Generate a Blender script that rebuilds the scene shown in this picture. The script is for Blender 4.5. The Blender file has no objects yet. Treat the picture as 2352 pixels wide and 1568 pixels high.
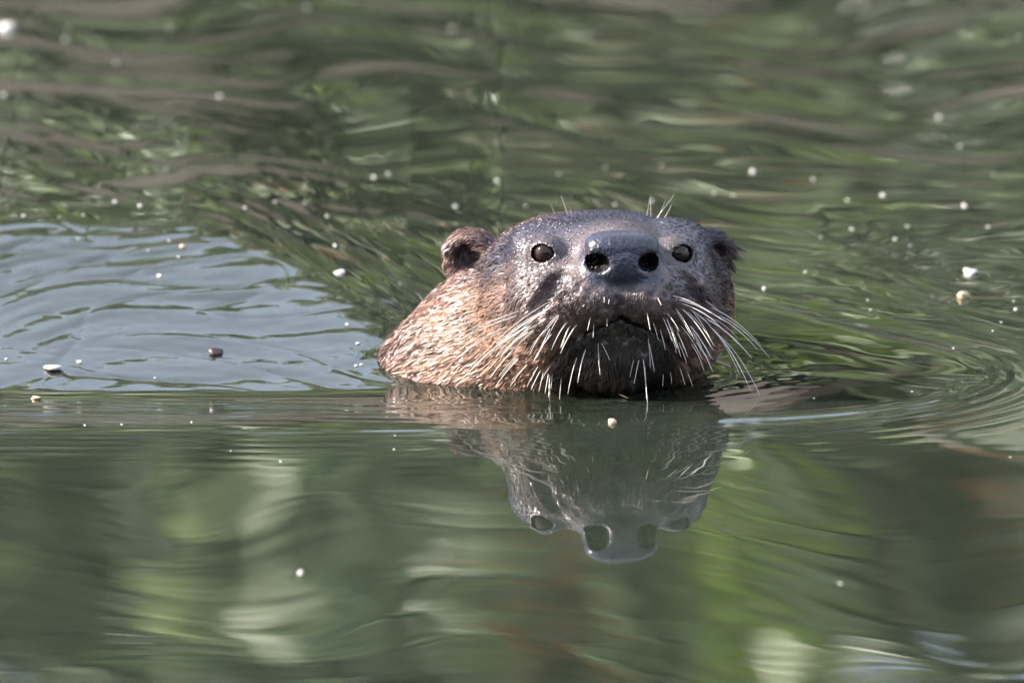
import bpy, math, random
import numpy as np
from mathutils import Vector, kdtree
from mathutils.bvhtree import BVHTree

rng = np.random.default_rng(7)
random.seed(7)
sc = bpy.context.scene
COL = sc.collection

# ------------------------------------------------------------------ camera
THETA = math.radians(13.5)          # the lens looks down on the water
DIST = 8.0
TARGET = Vector((-0.0448, 0.0, 0.0239))
cam_d = bpy.data.cameras.new('camera')
cam = bpy.data.objects.new('camera', cam_d)
COL.objects.link(cam)
cam.location = TARGET + Vector((0, -math.cos(THETA), math.sin(THETA))) * DIST
cam.rotation_euler = (math.pi / 2 - THETA, 0, 0)
cam_d.sensor_width = 36.0
cam_d.lens = 36.0 * DIST / 0.4704
cam_d.clip_start = 0.1
cam_d.clip_end = 500
cam_d.dof.use_dof = True
cam_d.dof.focus_distance = DIST - 0.005
cam_d.dof.aperture_fstop = 9.0
sc.camera = cam

# ------------------------------------------------------------------ sky and sun
SUN_EL, SUN_A = math.radians(32), math.radians(3)
SUN = Vector((-math.cos(SUN_EL) * math.cos(SUN_A), -math.cos(SUN_EL) * math.sin(SUN_A), math.sin(SUN_EL)))
world = bpy.data.worlds.new('World')
sc.world = world
world.use_nodes = True
wn = world.node_tree
sky = wn.nodes.new('ShaderNodeTexSky')
sky.sky_type = 'NISHITA'
sky.sun_disc = False
sky.sun_elevation = SUN_EL
sky.sun_rotation = math.atan2(SUN.x, SUN.y)
sky.dust_density = 2.0
sky.ozone_density = 1.5
bgn = wn.nodes['Background']
hz = wn.nodes.new('ShaderNodeMixRGB'); hz.inputs[0].default_value = .55     # thin bright haze over the whole sky
hz.inputs[2].default_value = (4.9, 5.4, 6.4, 1)
wn.links.new(sky.outputs[0], hz.inputs[1]); wn.links.new(hz.outputs[0], bgn.inputs[0])
bgn.inputs[1].default_value = 0.098
sun_d = bpy.data.lights.new('sun', 'SUN')
sun_d.energy = 5.0
sun_d.angle = math.radians(0.5)
sun_d.color = (1.0, 0.94, 0.87)
sun = bpy.data.objects.new('sun', sun_d)
COL.objects.link(sun)
sun.location = SUN * 20
sun.rotation_euler = SUN.to_track_quat('Z', 'Y').to_euler()
sc.view_settings.view_transform = 'Standard'
sc.view_settings.look = 'None'
sc.view_settings.gamma = 1
sc.view_settings.exposure = 2.05
sc.render.engine = 'CYCLES'
sc.cycles.use_denoising = True
sc.cycles.max_bounces = 8
sc.cycles.sample_clamp_indirect = 6
sc.cycles.caustics_reflective = False
sc.cycles.caustics_refractive = False

# ------------------------------------------------------------------ helpers
def mat(name):
    m = bpy.data.materials.new(name)
    m.use_nodes = True
    nt = m.node_tree
    return m, nt, nt.nodes['Principled BSDF']

def setp(b, **kw):
    names = dict(col='Base Color', rough='Roughness', spec='Specular IOR Level', ior='IOR', coat='Coat Weight',
                 coatr='Coat Roughness', sss='Subsurface Weight', trans='Transmission Weight', alpha='Alpha', sheen='Sheen Weight')
    for k, v in kw.items():
        b.inputs[names[k]].default_value = v

def mesh_np(name, verts, tris=None, quads=None, smooth=True, cols=None, colname='tint'):
    """mesh from numpy arrays; faces are tris and/or quads"""
    me = bpy.data.meshes.new(name)
    verts = np.asarray(verts, np.float32)
    me.vertices.add(len(verts))
    me.vertices.foreach_set('co', verts.ravel())
    loops, starts, n = [], [], 0
    for f, k in ((tris, 3), (quads, 4)):
        if f is not None and len(f):
            f = np.asarray(f, np.int32)
            loops.append(f.ravel())
            starts.append(n + np.arange(len(f), dtype=np.int32) * k)
            n += f.size
    loops = np.concatenate(loops); starts = np.concatenate(starts)
    me.loops.add(len(loops)); me.loops.foreach_set('vertex_index', loops)
    me.polygons.add(len(starts)); me.polygons.foreach_set('loop_start', starts)
    me.update(calc_edges=True)
    me.polygons.foreach_set('use_smooth', np.full(len(starts), smooth))
    if cols is not None:
        a = me.color_attributes.new(colname, 'FLOAT_COLOR', 'POINT')
        c = np.ones((len(verts), 4), np.float32); c[:, :3] = cols
        a.data.foreach_set('color', c.ravel())
    me.validate()
    return me

def obj(name, me, m=None, parent=None, label=None, cat=None, group=None, kind=None):
    o = bpy.data.objects.new(name, me)
    COL.objects.link(o)
    if m: me.materials.append(m)
    if parent: o.parent = parent
    for k, v in (('label', label), ('category', cat), ('group', group), ('kind', kind)):
        if v: o[k] = v
    return o

def sstep(a, b, x):
    t = np.clip((x - a) / (b - a), 0, 1)
    return t * t * (3 - 2 * t)

def waves(x, y, lam0, lam1, n, slope, ang=0.0, spread=math.pi, seed=0, ax=1.0):
    """smooth sum-of-sines noise whose slope rms is about `slope`; ax stretches it along x"""
    r = np.random.default_rng(seed)
    h = np.zeros(np.broadcast(x, y).shape, np.float64)
    for i in range(n):
        lam = lam0 * (lam1 / lam0) ** r.random()
        a = ang + (r.random() - .5) * 2 * spread
        k = 2 * math.pi / lam
        h += slope * math.sqrt(2.0 / n) / k * np.sin(k * (x / ax * math.cos(a) + y * math.sin(a)) + r.random() * 6.283)
    return h

CAMP = np.array(cam.location); FW = np.array((0, math.cos(THETA), -math.sin(THETA)))
UP = np.array((0, math.sin(THETA), math.cos(THETA)))
def ray(X, Y):
    """direction through a point of the photograph given in 2352 x 1568 coordinates"""
    s = 0.4704 / 2352
    d = FW * DIST + np.array((1., 0, 0)) * (X - 1176) * s + UP * (784 - Y) * s
    return d / np.linalg.norm(d)
def plane(X, Y, z=0.0):
    d = ray(X, Y); t = (z - CAMP[2]) / d[2]
    return CAMP + d * t

# ------------------------------------------------------------------ water surface (centimetres inside, metres out)
def axis(fine0, fine1, step, far0, far1, grow=1.25):
    a = list(np.arange(fine0, fine1 + step * .5, step))
    s = step; 
    while a[-1] < far1: s *= grow; a.append(a[-1] + s)
    s = step; pre = []; q = a[0]
    while q > far0: s *= grow; q -= s; pre.append(q)
    return np.array(pre[::-1] + a)
XS = axis(-31, 29, 0.095, -3000, 3000)
yn = list(np.arange(-75, -22, 0.30)) + list(np.arange(-22, 8, 0.115)) + list(np.arange(8, 40, 0.17)) + list(np.arange(40, 100, 0.34))
q, s = -75.0, 0.3; pre = []
while q > -1500: s *= 1.25; q -= s; pre.append(q)
q, s = yn[-1], 0.34
while q < 700: s *= 1.2; q += s; yn.append(q)
YS = np.array(pre[::-1] + yn)
GX, GY = np.meshgrid(XS, YS)          # rows are y
near = np.exp(-(np.maximum(0, np.abs(GX) - 34) / 25) ** 2) * np.exp(-(np.maximum(0, np.abs(GY - 12) - 90) / 40) ** 2)

def curve_pts(pts, n=260):
    P = np.array([plane(*p)[:2] * 100 for p in pts])
    t = np.linspace(0, len(P) - 1.001, n); i = t.astype(int); f = (t - i)[:, None]
    g = lambda k: P[np.clip(i + k, 0, len(P) - 1)]
    a, b, c, d = g(-1), g(0), g(1), g(2)
    return .5 * (2 * b + (c - a) * f + (2 * a - 5 * b + 4 * c - d) * f ** 2 + (3 * b - a - 3 * c + d) * f ** 3)

def curve_field(C, mask, ysc=1.0):
    """signed distance (positive on the right-hand side of travel) and position along the curve"""
    px, py = GX[mask].astype(np.float32), GY[mask].astype(np.float32) * ysc
    C = C.astype(np.float32) * np.array((1, ysc), np.float32)
    T = np.gradient(C, axis=0); T /= np.linalg.norm(T, axis=1)[:, None]
    D = np.empty(len(px)); Tt = np.empty(len(px))
    for k in range(0, len(px), 20000):
        dx = px[k:k + 20000, None] - C[None, :, 0]; dy = py[k:k + 20000, None] - C[None, :, 1]
        d2 = dx * dx + dy * dy
        i = d2.argmin(1); r = np.arange(len(i))
        lx, ly = dx[r, i], dy[r, i]
        al = lx * T[i, 0] + ly * T[i, 1]
        pe = lx * T[i, 1] - ly * T[i, 0]
        D[k:k + 20000] = np.where((i == 0) | (i == len(C) - 1), np.sign(pe) * np.sqrt(d2[r, i]), pe)
        Tt[k:k + 20000] = i + al / np.maximum(1e-6, np.linalg.norm(C[min(1, len(C) - 1)] - C[0]))
    return D, Tt / len(C)

H = np.zeros_like(GX)
# warp the coordinates for natural, curling streaks
wx = GX + 3.6 * np.sin(GY * .11 + 1.3 * np.sin(GX * .13)) + 1.4 * np.sin(GY * .31 + GX * .17 + 2)
wy = GY + 3.4 * np.sin(GX * .17 + 1.1 * np.sin(GY * .07 + 1)) + 1.2 * np.sin(GX * .41 + GY * .13 + .5)
far = sstep(12, 45, GY)
front = 1 - sstep(-20, -8, GY)
H += waves(wx, wy, 30, 90, 14, .006, seed=1) * (.3 + .7 * sstep(-15, 20, GY))                                   # slow swell everywhere
H += waves(wx, wy, 8, 26, 26, .013, seed=2, ax=1.2) * (.24 + .30 * sstep(-25, 0, GY) + .95 * far)        # blurred blobs
H += waves(wx, wy, 2.2, 6, 26, .011, ang=1.45, spread=.5, seed=3, ax=2.6) * (.08 + 1.1 * far)   # long streaks behind
H += waves(wx, wy, .9, 2.0, 22, .007, ang=1.35, spread=.45, seed=4, ax=2.8) * (.05 + .30 * sstep(5, 20, GY) * (1 - .6 * far))

# wake: bow wave that sweeps round on the right of the head
fine = (np.abs(GX) < 60) & (GY > -60) & (GY < 100)
def smooth_rows(a, n=2):
    for _ in range(n):
        a[1:-1] = .25 * a[:-2] + .5 * a[1:-1] + .25 * a[2:]
    return a
def ripples(D, rip, lam0=.62, reach=2.4):
    lam = lam0 + .05 * np.maximum(D, 0)
    return np.where(D > -1.5, rip * np.exp(-np.maximum(D - .5, 0) / reach) * sstep(-1.5, .3, D) * np.sin(2 * math.pi * D / lam), 0)
# crest and the ripples that run ahead of it, all the way round the bow
bow = curve_pts([(-900, 1010), (-300, 1008), (250, 1010), (800, 1006), (1250, 1000), (1560, 988), (1850, 966), (2080, 935), (2215, 898), (2265, 858),
                 (2190, 812), (2000, 766), (1750, 700), (1450, 630), (1100, 550), (600, 440)], 420)
D, T = curve_field(bow, fine)
amp = np.interp(T, [0, .2, .3, .36, .43, .5, .58, .66, .8, 1], [.02, .03, .05, .15, .20, .15, .10, .10, .06, .0])
amp *= .75 + .35 * np.sin(T * 70 + 2 * np.sin(T * 23)) * np.where(T < .33, 1, .3)
h = amp * np.exp(-np.sqrt(D ** 2 + .04) / np.where(D > 0, 1.0, 2.0))
h += ripples(D, np.interp(T, [0, .15, .35, .55, .7, 1], [.003, .005, .0060, .0058, .0045, .001]) * (.7 + .4 * np.sin(T * 90 + 3 * np.sin(T * 31))), .70, 2.6)
tmp = np.zeros_like(H); tmp[fine] = h * np.clip((100 - GY[fine]) / 40, 0, 1)
H += smooth_rows(tmp) * near
# the bow swell itself: rises gently towards the crest, then falls away to the body
na = bow[bow[:, 1] < plane(2200, 900)[1] * 100]; na = na[np.argsort(na[:, 0])]
yc = np.interp(GX, na[:, 0], na[:, 1]); yc = yc + .25 * np.sin(GX * .35) + .12 * np.sin(GX * .83 + 1)
swell = .38 * (1 - sstep(0, 19, GX)) * sstep(-110, -30, GX)
df, db = np.maximum(yc - GY, 0), np.maximum(GY - yc, 0)
wb = 9.5 + 1.5 * sstep(0, 12, GX)
H += swell * np.where(GY < yc, np.exp(-df / 18), 1 - 1.9 * sstep(0, 1.12, db / wb) + .9 * sstep(1.3, 3.5, db / wb)) * near

calm = sstep(3, 8, GX) * (1 - sstep(16, 20, GX)) * sstep(0, 1.5, GY - yc) * (1 - sstep(8, 16, GY))
# far arm of the wake on the left: a fan of long low crests that runs down to the neck
def line_wave(p0, p1, lamc, n, slope, half):
    a = plane(*p0)[:2] * 100; b = plane(*p1)[:2] * 100
    d = (b - a) / np.linalg.norm(b - a); nrm = np.array((-d[1], d[0]))
    s = (GX - a[0]) * nrm[0] + (GY - a[1]) * nrm[1] + 1.6 * np.sin(GX * .16 + 1) + .5 * np.sin(GX * .45)
    l = (GX - a[0]) * d[0] + (GY - a[1]) * d[1]
    L = np.linalg.norm(b - a)
    env = np.exp(-(s / half) ** 2) * sstep(-30, 0, l) * (1 - sstep(L * .8, L * 1.2, l))
    k = 2 * math.pi / lamc
    return slope / k * (np.sin(k * s) + .5 * np.sin(k * 1.7 * s + 1)) * env
H += line_wave((0, 420), (900, 745), 3.2, 1, .028, 7)
H += line_wave((250, 400), (960, 700), 2.1, 1, .015, 7)
H += line_wave((1700, 640), (2250, 800), 3.4, 1, .022, 9)
H += line_wave((1700, 560), (2350, 700), 2.6, 1, .012, 9)

# swell pushed up over the swimming back: it leans to the lens and mirrors the open sky
yb = plane(500, 878)[1] * 100
xr = plane(915, 800)[0] * 100
top = np.interp(XS, [plane(-600, 480)[0] * 100, plane(0, 560)[0] * 100, plane(420, 585)[0] * 100, plane(930, 745)[0] * 100, plane(1150, 800)[0] * 100],
                [plane(0, 500)[1] * 100, plane(0, 585)[1] * 100, plane(0, 610)[1] * 100, plane(0, 740)[1] * 100, plane(0, 840)[1] * 100])
top = top + .8 * np.sin(XS * .6)
prof = sstep(yb - .25, yb + .35, GY) * (1 - sstep(top[None, :] - 8, top[None, :] + 3.0, GY))
back = sstep(top[None, :] - 1, top[None, :] + 4, GY) * (1 - sstep(top[None, :] + 35, top[None, :] + 120, GY))
g = .096 * prof
dy = np.gradient(YS)[:, None]
rise = np.cumsum(g * dy, axis=0)
tot = rise[-1:, :]
bk = np.cumsum(back * dy, axis=0)
hump = rise - tot * bk / np.maximum(bk[-1:, :], 1e-6)
ws = np.log1p(np.exp((GY - 14) / 3)) * 3 * .5                      # the shoulder of the swell spreads out behind
side = (1 - sstep(xr - 3.0 - ws * .6, xr + 2.5 + ws * 1.3, GX)) * sstep(-90, -32, GX)
H += hump * side
patch = prof * side
# wrinkles on it: thin grooves along the level lines of a noise, plus soft dimples
n1 = waves(wx, wy * .55, 5, 11, 16, 1.0, seed=11, ax=1.7); n1 /= n1.std()
n2 = waves(wx, wy * .5, 2.6, 5, 16, 1.0, seed=12, ax=1.9); n2 /= n2.std()
upw = sstep(yb + 5, yb + 20, GY)
H -= patch * (.045 * np.exp(-(n1 / .12) ** 2) + (.018 + .06 * upw) * np.exp(-((n2 - .3) / .18) ** 2))
H += patch * waves(wx, wy, 2.5, 7, 18, .020, seed=13, ax=1.6) + patch * (.35 + .65 * upw) * waves(wx, wy, 1.2, 4, 26, .095, ang=1.5, spread=.6, seed=14, ax=2.0)
H += patch * waves(GX, GY, .7, 1.6, 20, .014, seed=15, ax=1.5) + patch * waves(GX, GY, .5, 1.1, 22, .016, seed=16, ax=1.5)

# disturbed strip between the near crest and the body, and ripples round the chin
strip = sstep(-9.5, -7.5, GY) * (1 - sstep(-.5, .8, GY)) * (1 - sstep(-2, 6, GX)) * near
H += strip * waves(GX, GY, .9, 2.6, 20, .030, ang=1.5, spread=.35, seed=21, ax=3.0)
rc = np.sqrt(((GX - .6) / 1.15) ** 2 + ((GY - 4.5)) ** 2)
chin = np.exp(-((rc - 6.0) / 2.5) ** 2) * near * (1 - .6 * calm)
H += chin * (.012 * np.sin(rc * 5.2) + waves(GX, GY, .8, 2.0, 20, .028, seed=22, ax=2.2))
H += .12 * np.exp(-np.maximum(rc - 4.4, 0) / .35) * near * (GY < 12)      # meniscus against the fur
H *= np.where(near > .02, 1, .35)
wv = np.stack([GX, GY, H], -1).reshape(-1, 3) * .01
ny, nx = GX.shape
idx = np.arange(ny * nx).reshape(ny, nx)
quads = np.stack([idx[:-1, :-1], idx[:-1, 1:], idx[1:, 1:], idx[1:, :-1]], -1).reshape(-1, 4)

def hgt(x, y):
    """water level in metres at a point in metres"""
    i = min(max(np.searchsorted(XS, x * 100), 1), nx - 1); j = min(max(np.searchsorted(YS, y * 100), 1), ny - 1)
    fx = (x * 100 - XS[i - 1]) / (XS[i] - XS[i - 1]); fy = (y * 100 - YS[j - 1]) / (YS[j] - YS[j - 1])
    a = H[j - 1, i - 1] * (1 - fx) + H[j - 1, i] * fx; b = H[j, i - 1] * (1 - fx) + H[j, i] * fx
    return (a * (1 - fy) + b * fy) * .01
def on_water(X, Y):
    z = 0.0
    for _ in range(8):
        p = plane(X, Y, z); z = .5 * z + .5 * hgt(p[0], p[1])
    p = plane(X, Y, z)
    return Vector((p[0], p[1], hgt(p[0], p[1])))

m_water, nt, b = mat('silty_green_water')
setp(b, rough=.010, ior=1.62, sss=1.0)
b.inputs['Subsurface Radius'].default_value = (1.0, 1.0, .8); b.inputs['Subsurface Scale'].default_value = .03
tc = nt.nodes.new('ShaderNodeTexCoord'); no = nt.nodes.new('ShaderNodeTexNoise'); cr = nt.nodes.new('ShaderNodeValToRGB')
mp = nt.nodes.new('ShaderNodeMapping'); mp.inputs['Scale'].default_value = (5, 2.2, 1)
nt.links.new(tc.outputs['Object'], mp.inputs[0]); nt.links.new(mp.outputs[0], no.inputs['Vector'])
no.inputs['Scale'].default_value = 1.6; no.inputs['Detail'].default_value = 5; no.inputs['Distortion'].default_value = 1.2
cr.color_ramp.elements[0].position = .3; cr.color_ramp.elements[0].color = (.012, .015, .0105, 1)
cr.color_ramp.elements[1].position = .72; cr.color_ramp.elements[1].color = (.019, .024, .016, 1)
nt.links.new(no.outputs['Fac'], cr.inputs[0]); nt.links.new(cr.outputs[0], b.inputs['Base Color'])
obj('water', mesh_np('water', wv, quads=quads), m_water, kind='structure')

# ------------------------------------------------------------------ the otter: one body grown from a blended distance field (cm, nose at origin)
VX = 0.095
LO = np.array((-22.0, -3.2, -17.0)); HI = np.array((8.5, 24.0, 3.0))
# coarse in the hidden, submerged part is not needed: the grid stops well below the surface
LO[2] = -13.0; LO[0] = -19.0; HI[1] = 20.5
N = np.ceil((HI - LO) / VX).astype(int)
ax = [LO[i] + VX * np.arange(N[i]) for i in range(3)]
F = np.full(N, 50.0, np.float32)

def region(c, r):
    c = np.array(c); r = np.broadcast_to(np.array(r, float), 3)
    lo = np.clip(((c - r - LO) / VX).astype(int), 0, N - 1); hi = np.clip(((c + r - LO) / VX).astype(int) + 2, 1, N)
    sl = tuple(slice(l, h) for l, h in zip(lo, hi))
    g = [ax[i][sl[i]].astype(np.float32) for i in range(3)]
    return sl, g[0][:, None, None], g[1][None, :, None], g[2][None, None, :]
def ell(g, c, r, p=2.0, rot=None):
    x, y, z = g[0] - c[0], g[1] - c[1], g[2] - c[2]
    if rot is not None:
        R = np.array(rot, np.float32)
        x, y, z = (R[0, 0] * x + R[0, 1] * y + R[0, 2] * z, R[1, 0] * x + R[1, 1] * y + R[1, 2] * z, R[2, 0] * x + R[2, 1] * y + R[2, 2] * z)
    if p == 2.0:
        k0 = np.sqrt((x / r[0]) ** 2 + (y / r[1]) ** 2 + (z / r[2]) ** 2)
        k1 = np.sqrt((x / r[0] ** 2) ** 2 + (y / r[1] ** 2) ** 2 + (z / r[2] ** 2) ** 2)
        return k0 * (k0 - 1) / np.maximum(k1, 1e-4)
    k = (np.abs(x / r[0]) ** p + np.abs(y / r[1]) ** p + np.abs(z / r[2]) ** p) ** (1 / p)
    return (k - 1) * min(r) * np.minimum(1, .6 + .4 * k)
def smin(a, b, k):
    h = np.clip(.5 + .5 * (b - a) / k, 0, 1)
    return b * (1 - h) + a * h - k * h * (1 - h)
def add(c, r, k, p=2.0, rot=None):
    sl, *g = region(c, np.array(r).max() + k + 1.2)
    F[sl] = smin(F[sl], ell(g, c, r, p, rot), k)
def sub(c, r, k, rot=None):
    sl, *g = region(c, np.array(r).max() + k + .8)
    F[sl] = -smin(-F[sl], ell(g, c, r, 2.0, rot), k)
def cone(a, bb, ra, rb, k):
    a = np.array(a, float); bb = np.array(bb, float); L = np.linalg.norm(bb - a); d = (bb - a) / L
    sl, x, y, z = region((a + bb) / 2, L / 2 + max(ra, rb) + k + 1)
    px, py, pz = x - a[0], y - a[1], z - a[2]
    t = np.clip((px * d[0] + py * d[1] + pz * d[2]) / L, 0, 1)
    dd = np.sqrt((px - t * L * d[0]) ** 2 + (py - t * L * d[1]) ** 2 + (pz - t * L * d[2]) ** 2) - (ra + (rb - ra) * t)
    F[sl] = smin(F[sl], dd, k)

add((0, 7, -3.1), (5.55, 6.2, 3.35), .1, p=2.45)                       # skull
cone((-1.0, 8.5, -5.3), (-3.6, 9.0, -6.6), 4.3, 4.6, 1.0)              # neck, bending off to the body
cone((-3.6, 9.0, -6.6), (-6.1, 9.4, -8.2), 4.6, 3.8, 1.0)
cone((-6.1, 9.4, -8.2), (-10.5, 11.0, -11.0), 3.8, 1.9, 1.0)
for s in (-1, 1):
    add((s * 2.6, 5.6, -3.8), (2.7 if s < 0 else 2.5, 4.2, 3.0), 1.2)                  # cheeks
    add((s * 2.9, 4.6, -.22), (1.75, 2.2, 1.05), .8)                   # brow
add((0, 7.4, -6.6), (4.2, 4.2, 4.4), 1.4)                            # throat
add((0, 2.8, -1.35), (3.2, 3.4, 2.1), 1.2)                           # muzzle
add((0, 2.5, .0), (1.75, 3.0, 1.12), .9)                             # bridge
add((0, 2.75, -4.45), (2.55, 1.95, 2.3), .4)                             # lower jaw
for s in (-1, 1):
    add((s * 1.35, .95, -1.62), (2.3, 1.95, 1.45), .3)             # lip pads
    add((s * 2.75, 2.3, -2.45), (1.9, 2.3, 1.85), .9)
for s in (-1, 1):
    add((s * 2.75, 3.1, -1.35), (1.6, 1.75, 1.35), .8)                # cheek bone filling up to the muzzle
add((0, .15, .36), (1.80, .98, 1.0), .5, p=3.0)
add((0, .05, -.15), (.95, .95, .75), .3, p=2.6)                      # nose
def skin_y(x, z):
    return LO[1] + VX * np.argmax(F[int((x - LO[0]) / VX), :, int((z - LO[2]) / VX)] < 0)
MX, MZ = np.array((0, .4, .9, 1.5, 2.1, 2.6, 3.0)), np.array((-2.50, -2.74, -3.05, -3.36, -3.75, -4.3, -5.0))   # mouth line
for u in np.linspace(0, 1, 26):
    for s in (-1, 1):
        x_ = s * np.interp(u, np.linspace(0, 1, 7), MX); z_ = np.interp(u, np.linspace(0, 1, 7), MZ)
        sub((x_, skin_y(x_, z_) - .02, z_), (.18, .36 - .14 * u, .14), .12)
for s in (-1, 1):
    sub((s * 1.18, -.85, .08), (.52, 1.9, .45), .14)                  # nostrils
    sub((s * 1.62, -.75, .06), (.42, .7, .26), .22)
    sub((s * 2.45, .1, .5), (.6, 1.2, .4), .5)                      # hollow beside the nose
EYES = []
for s in (-1, 1):
    d = np.array((s * .42, -.86, .30)); d /= np.linalg.norm(d)
    ex = 2.78 if s > 0 else 3.3                                      # the turned head shows them unevenly
    ys = skin_y(s * ex, 0.0)
    c = np.array((s * ex, ys, 0.0)) - d * .26
    add(c + d * .02, (.88, .88, .80), .35)
    sub(c + d * .40 + np.array((0, 0, -.05)), (.60, .60, .47), .09)
    EYES.append((c + d * .20, d))
for s in (-1, 1):                                                    # furrow from the eye corner down the cheek
    for u in np.linspace(.3, 1, 18):
        x_, z_ = s * (2.15 + 1.75 * u), .15 - 2.5 * u ** 1.2
        sub((x_, skin_y(x_, z_) - .42, z_), (.36, .36, .36), .30)
for s in (-1, 1):                                                    # ears: small round cups
    c = np.array((5.25, 9.9, -1.85)) if s > 0 else np.array((-5.85, 9.4, -1.7)); q_ = .80 if s > 0 else .95
    an = s * .35
    R = np.array(((math.cos(an), math.sin(an), 0), (-math.sin(an), math.cos(an), 0), (0, 0, 1)))
    add(c, (1.3 * q_, .85 * q_, 1.15 * q_), .4, rot=R)
    add(c + np.array((-s * .7, .4, -.7)), (1.2 * q_, 1.2 * q_, 1.0 * q_), .5)
    f = R.T @ np.array((0, -1, 0))
    sub(c + f * .75 + np.array((s * .05, 0, -.08)), (.95 * q_, 1.1 * q_, .82 * q_), .15, rot=R)

def surface_nets(F):
    S = F < 0
    n0, n1, n2 = F.shape
    cnt = np.zeros((n0 - 1, n1 - 1, n2 - 1), np.int8)
    for a in (0, 1):
        for b_ in (0, 1):
            for c in (0, 1):
                cnt += S[a:n0 - 1 + a, b_:n1 - 1 + b_, c:n2 - 1 + c]
    act = np.argwhere((cnt > 0) & (cnt < 8))
    ids = np.full(cnt.shape, -1, np.int32)
    ids[act[:, 0], act[:, 1], act[:, 2]] = np.arange(len(act))
    P = np.zeros((len(act), 3)); W = np.zeros(len(act))
    cor = [(i, j, k) for i in (0, 1) for j in (0, 1) for k in (0, 1)]
    val = {c: F[act[:, 0] + c[0], act[:, 1] + c[1], act[:, 2] + c[2]] for c in cor}
    for a in cor:
        for b_ in cor:
            if sum(abs(p - q) for p, q in zip(a, b_)) == 1 and a < b_:
                fa, fb = val[a], val[b_]
                m = (fa < 0) != (fb < 0)
                t = np.where(m, fa / np.where(m, fa - fb, 1), 0)
                P += m[:, None] * (np.array(a) + t[:, None] * (np.array(b_) - np.array(a))); W += m
    P = act + P / W[:, None]
    Q = []
    for d in range(3):
        o1, o2 = (d + 1) % 3, (d + 2) % 3
        sl0 = [slice(None)] * 3; sl1 = [slice(None)] * 3
        sl0[d] = slice(0, -1); sl1[d] = slice(1, None)
        e = np.argwhere(S[tuple(sl0)] != S[tuple(sl1)])
        e = e[(e[:, o1] > 0) & (e[:, o2] > 0) & (e[:, o1] < F.shape[o1] - 1) & (e[:, o2] < F.shape[o2] - 1)]
        def cell(a, b_):
            q = e.copy(); q[:, o1] -= a; q[:, o2] -= b_
            return ids[q[:, 0], q[:, 1], q[:, 2]]
        quad = np.stack([cell(1, 1), cell(0, 1), cell(0, 0), cell(1, 0)], -1)
        flip = ~S[e[:, 0], e[:, 1], e[:, 2]]
        quad[flip] = quad[flip][:, ::-1]
        Q.append(quad)
    Q = np.concatenate(Q)
    return P, Q[(Q >= 0).all(1)]
for a_ in (0, 1, 2):                                               # close the far end of the hidden trunk
    for e_ in (0, -1):
        sl = [slice(None)] * 3; sl[a_] = e_
        F[tuple(sl)] = np.maximum(F[tuple(sl)], .3)
PV, PQ = surface_nets(F)
PV = LO + PV * VX
# head frame -> world: turned a little to the animal's left, rolled slightly
YAW = math.radians(6.3); ROLL = math.radians(.8)
NOSE = np.array((.56, -1.9, 6.60))
Rz = np.array(((math.cos(YAW), -math.sin(YAW), 0), (math.sin(YAW), math.cos(YAW), 0), (0, 0, 1)))
Ry = np.array(((math.cos(ROLL), 0, math.sin(ROLL)), (0, 1, 0), (-math.sin(ROLL), 0, math.cos(ROLL))))
RH = Rz @ Ry
def to_world(p): return (np.asarray(p) @ RH.T + NOSE) * .01
gidx = (PV - LO) / VX
def grad_at(P):
    i = np.clip(((P - LO) / VX).round().astype(int), 2, N - 3)
    g = np.stack([F[i[:, 0] + 2, i[:, 1], i[:, 2]] - F[i[:, 0] - 2, i[:, 1], i[:, 2]],
                  F[i[:, 0], i[:, 1] + 2, i[:, 2]] - F[i[:, 0], i[:, 1] - 2, i[:, 2]],
                  F[i[:, 0], i[:, 1], i[:, 2] + 2] - F[i[:, 0], i[:, 1], i[:, 2] - 2]], -1).astype(float)
    return g / np.maximum(np.linalg.norm(g, axis=1)[:, None], 1e-6)

def n3(P, lam, seed, n=14):
    r = np.random.default_rng(seed); h = np.zeros(len(P))
    for _ in range(n):
        k = r.normal(size=3); k *= 2 * math.pi / lam / np.linalg.norm(k) * (.6 + .8 * r.random())
        h += np.sin(P @ k + r.random() * 6.28)
    return h / math.sqrt(n / 2)

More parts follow.
